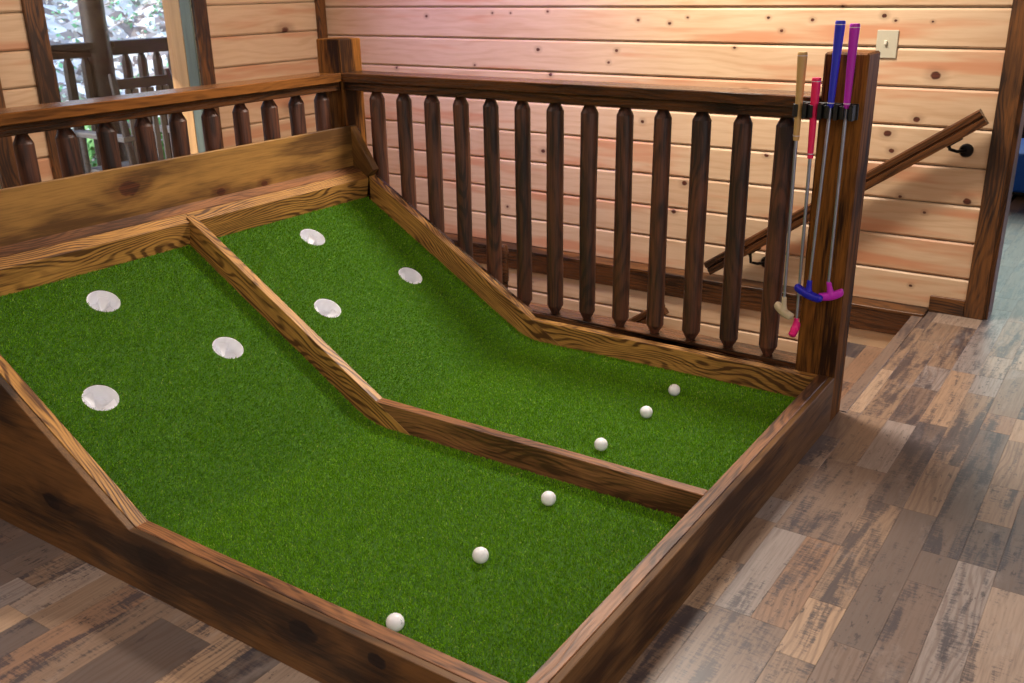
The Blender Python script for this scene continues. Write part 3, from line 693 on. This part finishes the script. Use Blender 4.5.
# back curb across the top of the ramp, sloping ledge and tall backboard
zb = ZTOP
pts = [(XT, zb-.01), (XT+.018, zb+.087), (XT-.022, zb+.112), (XT-.062, zb+.045), (XT-.062, zb-.01)]
for (a, b) in ((-WID, DV-.0), (DV+.0, 0)):
    bm = bmesh.new(); A = AX['y'].to_4x4()
    va = [bm.verts.new((x, a+.0006, z)) for x, z in pts]; vb = [bm.verts.new((x, b-.0006, z)) for x, z in pts]
    bm.faces.new(va); bm.faces.new(vb[::-1])
    for i in range(5): bm.faces.new((va[i], vb[i], vb[(i+1) % 5], va[(i+1) % 5]))
    bmesh.ops.recalc_face_normals(bm, faces=bm.faces); bev(bm, .0012); bmesh.ops.transform(bm, matrix=A.inverted(), verts=bm.verts[:])
    link('back_curb', from_bm('back_curb', bm), M['curb'], box, A)
bm = bmesh.new(); A = AX['y'].to_4x4(); pts = [(XT-.0235, zb+.09), (XT-.0228, zb+.1135), (-2.101, .7355), (-2.101, .71)]
va = [bm.verts.new((x, -WID, z)) for x, z in pts]; vb = [bm.verts.new((x, 0, z)) for x, z in pts]
bm.faces.new(va); bm.faces.new(vb[::-1])
for i in range(4): bm.faces.new((va[i], vb[i], vb[(i+1) % 4], va[(i+1) % 4]))
bmesh.ops.recalc_face_normals(bm, faces=bm.faces); bmesh.ops.transform(bm, matrix=A.inverted(), verts=bm.verts[:])
link('ledge_strip', from_bm('ledge_strip', bm), M['curb_dark'], box, A)
world_board('backboard', box, M['back'], -2.121, -2.102, -WID-T2, T2, .0, .907, .002, math.pi/2)
prism('cheek', box, M['back'], [(-2.1015, .905), (-1.985, .725), (-2.02, .695), (-2.1015, .73)], .0, T2, math.radians(50), .0015)

# ================================================================== GOLF BALLS
def ball_mesh():
    bm = bmesh.new(); bmesh.ops.create_icosphere(bm, subdivisions=5, radius=.02135)
    me = bpy.data.meshes.new('golf_ball'); bm.to_mesh(me); bm.free()
    nv = len(me.vertices); co = np.zeros(nv*3, np.float32); me.vertices.foreach_get('co', co); co = co.reshape(-1, 3); d = co/np.linalg.norm(co, axis=1)[:, None]
    i = np.arange(332)+.5; ph = np.arccos(1-2*i/332); th = np.pi*(1+5**.5)*i
    c = np.stack([np.cos(th)*np.sin(ph), np.sin(th)*np.sin(ph), np.cos(ph)], 1)
    ang = np.arccos(np.clip((d@c.T).max(1), -1, 1)); s = np.clip(1-(ang/.085)**2, 0, 1)
    co = d*(.02135-.00045*s)[:, None]; me.vertices.foreach_set('co', co.ravel().astype(np.float32)); me.polygons.foreach_set('use_smooth', [True]*len(me.polygons)); me.update(); return me
bme = ball_mesh()
BALLS = [(-.401, -1.434, 'white golf ball in the middle of the near lane'), (-.406, -1.097, 'white golf ball in the near lane closest to the dark divider board'),
         (-.406, -1.763, 'white golf ball with a faint printed mark against the front curb'), (-.444, -.722, 'white golf ball in the far lane nearest the divider, largest of its three'),
         (-.431, -.208, 'white golf ball in the far lane nearest the railing'), (-.432, -.428, 'white golf ball in the middle of the three in the far lane')]
for i, (x, y, lb) in enumerate(BALLS):
    o = link('golf_ball', bme, M['ball'], None, Matrix.Translation((x, y, ZT+.0213+.0005)) @ Matrix.Rotation(i*1.3, 4, 'X') @ Matrix.Rotation(i*.7, 4, 'Z'))
    tag(o, lb, 'golf ball', 'golf balls on the turf')
    if i == 2:
        # a small curved printed mark facing the camera's right
        inv = o.matrix_basis.to_3x3().inverted()
        f = (Vector(CAM.translation)-o.location).normalized(); r = f.cross(Vector((0, 0, 1))).normalized()*-1; u = r.cross(f)*-1
        if u.z < 0: u = -u
        pts = []
        for s in range(12):
            a = -1.1+s*.2; q = (f*.72+r*(.60+.10*math.cos(a*2))+u*(-.05+.28*math.sin(a))).normalized()*.02135
            pts.append(tuple(inv @ q))
        m = tube('printed_mark', None, M['ink'], pts, .0005, 5); m.parent = o

# ================================================================== PUTTER RACK AND PUTTERS
rack = empty('putter_rack', (-.04, .03, 1.1), 'black plastic clip rack holding four putters on the post and rail end', 'rack')
world_board('back_strip', rack, M['black'], -.150, .046, .006, .0155, 1.062, 1.112, .002)
CLX = [-.131, -.083, -.033, .014]
for x in CLX:
    bm = bmesh.new(); ri, ro = .0145, .0205; n = 18
    rows = []
    for s in range(n+1):
        a = math.radians(-60+300*s/n)      # ring open towards -Y
        a += math.pi/2*0-math.radians(0)
        ca, sa = math.cos(a), math.sin(a)
        rows.append([bm.verts.new((x+r_*ca, -.018+r_*sa, z)) for r_, z in ((ri, 1.068), (ro, 1.068), (ro, 1.106), (ri, 1.106))])
    for a, b in zip(rows, rows[1:]):
        for i in range(4): bm.faces.new((a[i], b[i], b[(i+1) % 4], a[(i+1) % 4]))
    bm.faces.new(rows[0]); bm.faces.new(rows[-1][::-1])
    bmesh.ops.rotate(bm, cent=(x, -.018, 0), matrix=Matrix.Rotation(math.radians(30), 3, 'Z'), verts=bm.verts[:])
    bm_box(bm, x+.015, x+.027, -.036, .01, 1.064, 1.110)
    link('clip', from_bm('clip', bm), M['black'], rack)
def putter(label, top, bot, zneck, ztop, zgrip, mg, mh, A, B, r0=.0155, r1=.0095):
    """top/bot = axis points (x, y) at the grip top and at the head; A, B = ends of the head bar"""
    top = Vector(top); bot = Vector(bot); o = empty('golf_putter', tuple(bot), label, 'putter', 'golf putters in the rack')
    at = lambda z: top+(bot-top)*((top.z-z)/(top.z-bot.z))
    prof = [(ztop, .85), (ztop-.004, 1.0), (ztop-.02, .98), ((ztop+zgrip)/2, .78)]
    pts = [at(z) for z, _ in prof]+[at(zgrip)]
    rad = [r0*f for _, f in prof]+[r1]
    tube('grip', o, mg, pts, rad, 18)
    tube('grip_ring', o, M['ring'], [at(zgrip+.016), at(zgrip+.0135)], [r1+.0012, r1+.0011], 18)
    tube('grip_ring', o, M['ring'], [at(ztop-.010), at(ztop-.0118)], [r0+.0004, r0+.0004], 18)
    tube('shaft', o, M['steel'], [at(zgrip+.002), at((zgrip+bot.z)/2), at(zneck-.01)], [.0058, .005, .0045], 12)
    # head: curved bar with a hosel, one skinned mesh
    A = Vector(A); B = Vector(B); mid = (A+B)/2; c = Vector((bot.x, bot.y, mid.z-.006))
    bm = bmesh.new(); n = 14; ax = (B-A).normalized(); up = (Vector((0, 0, 1))-ax*ax.z).normalized(); sd = ax.cross(up)
    rows = []
    for i in range(n+1):
        t = i/n; p = A+(B-A)*t-up*(.007*(1-(2*t-1)**2)); e = min(1, (1-abs(2*t-1))*5+.35)**.5
        hh = .013*e*(1+.15*(1-abs(2*t-1))); ww = .0125*e
        rows.append([bm.verts.new(p+sd*ww*sx+up*hh*sz) for sx, sz in ((-.6, -1), (.6, -1), (1, -.55), (1, .55), (.6, 1), (-.6, 1), (-1, .55), (-1, -.55))])
    for a, b in zip(rows, rows[1:]):
        for i in range(8): bm.faces.new((a[i], a[(i+1) % 8], b[(i+1) % 8], b[i]))
    bm.faces.new(rows[0][::-1]); bm.faces.new(rows[-1])
    rows = []
    q0 = mid-up*.008; q1 = at(zneck); dd = (bot-top).normalized()
    for i in range(9):
        t = i/8; p = q0.lerp(q1, t); r = .010*(1-t)**3+.0088
        rows.append([bm.verts.new(p+Vector((r*math.cos(a), .8*r*math.sin(a), 0))) for a in [2*math.pi*k/12 for k in range(12)]])
    for a, b in zip(rows, rows[1:]):
        for i in range(12): bm.faces.new((a[i], a[(i+1) % 12], b[(i+1) % 12], b[i]))
    bm.faces.new(rows[0][::-1]); bm.faces.new(rows[-1])
    bmesh.ops.remove_doubles(bm, verts=bm.verts[:], dist=.0001)
    h = link('putter_head', from_bm('putter_head', bm, True), mh, o)
    md = h.modifiers.new('sub', 'SUBSURF'); md.levels = 1; md.render_levels = 1
    return o
putter('tan grip putter with beige two-way head, leftmost in the rack', (-.136, -.018, 1.265), (-.125, -.02, .437), .463, 1.265, .991, M['putter_tan'], M['head_tan'], (-.157, -.006, .430), (-.086, -.036, .399))
putter('shortest putter with hot pink grip and pink head', (-.085, -.018, 1.189), (-.0785, -.012, .352), .392, 1.189, .937, M['putter_pink'], M['head_pink'], (-.080, .004, .372), (-.082, -.046, .336), r0=.0145)
putter('tall putter with royal blue grip and blue two-way head', (-.028, -.018, 1.359), (-.041, -.035, .500), .540, 1.359, 1.10, M['putter_blue'], M['head_blue'], (-.092, -.018, .507), (.012, -.053, .484))
putter('tall putter with purple grip and magenta head, rightmost in the rack', (.016, -.018, 1.351), (.018, -.020, .508), .539, 1.351, 1.10, M['putter_purple'], M['head_purple'], (-.012, -.020, .482), (.066, -.006, .509))

# ================================================================== LIGHT SWITCH, HANDRAILS
sw = empty('light_switch', (-.252, YW, 1.198), 'beige light switch plate on the pine wall beside the post', 'switch')
world_board('cover_plate', sw, M['switch'], -.298, -.206, YW-.007, YW-.0005, 1.138, 1.258, .002)
bm = bmesh.new(); bm_box(bm, -.262, -.250, YW-.018, YW-.006, 1.196, 1.214); bev(bm, .002); link('toggle', from_bm('toggle', bm), M['toggle'], sw)
for z in (1.163, 1.235):
    bm = bmesh.new(); lathe(bm, [(0, .003), (.0012, .0028)], 10, Matrix.Translation((-.252, YW-.0068, z)) @ Matrix.Rotation(math.pi/2, 4, 'X')); link('screw', from_bm('screw', bm), M['switch'], sw)
def handrail(label, x0, z0, x1, z1, y, brackets, yw):
    o = empty('handrail', ((x0+x1)/2, y, (z0+z1)/2), label, 'handrail')
    L = math.hypot(x1-x0, z1-z0); a = math.atan2(z1-z0, x1-x0)
    mw = Matrix.Translation(((x0+x1)/2, y, (z0+z1)/2)) @ Matrix.Rotation(-a, 4, 'Y')
    bm = bmesh.new()
    pr = [(-.022, -.036), (.022, -.036), (.022, -.006), (.014, -.001), (.014, .002), (.024, .008), (.024, .030), (.016, .037), (-.016, .037), (-.024, .030), (-.024, .008), (-.014, .002), (-.014, -.001), (-.022, -.006)]
    va = [bm.verts.new((-L/2, y_, z_)) for y_, z_ in pr]; vb = [bm.verts.new((L/2, y_, z_)) for y_, z_ in pr]
    bm.faces.new(va); bm.faces.new(vb[::-1])
    for i in range(len(pr)): bm.faces.new((va[i], vb[i], vb[(i+1) % len(pr)], va[(i+1) % len(pr)]))
    link('rail', from_bm('rail', bm), M['rail'], o, mw)
    for (bx, bz) in brackets:
        rz = z0+(bx-x0)*(z1-z0)/(x1-x0)
        bm = bmesh.new(); lathe(bm, [(0, .030), (.008, .030), (.016, .024), (.019, .011)], 20, Matrix.Translation((bx, yw, bz)) @ Matrix.Rotation(math.pi/2, 4, 'X'))
        b = link('bracket', from_bm('bracket', bm, True), M['iron'], o)
        tube('bracket_arm', o, M['iron'], [(bx, yw-.012, bz), (bx-.03, y+.03, bz), (bx-.055, y, bz+.012), (bx-.06, y, rz-.06*(z1-z0)/(x1-x0)-.043)], .0075, 10)
        bm = bmesh.new(); bm_box(bm, -.035, .035, -.012, .012, -.042, -.0365); m2 = Matrix.Translation((bx-.06, y, rz-.06*(z1-z0)/(x1-x0))) @ Matrix.Rotation(-a, 4, 'Y')
        link('bracket_saddle', from_bm('bracket_saddle', bm), M['iron'], o, m2)
    return o
SL = .707
handrail('brown wooden handrail climbing the pine wall right of the post', -1.0, .068, .2, .068+1.2*SL, 1.44, [(.138, .757), (-.72, .121)], YW)
handrail('lower brown handrail below the ledge behind the balusters', -3.0, -.16-1.8*SL, -1.2, -.16, 1.35, [(-2.6, -1.2)], YL)
# slim post of the lower stair
o = empty('stair_post', (-2.2, 1.2, -1.2), 'slim dark upright stair post with rounded top behind the balusters', 'post')
bm = bmesh.new(); lathe(bm, [(-2.09, .018), (-.12, .018), (-.115, .023), (.08, .023), (.096, .016), (.1, .006)], 12); link('shaft', from_bm('shaft', bm, True), M['rail'], o, Matrix.Translation((-2.127, 1.2, 0)))
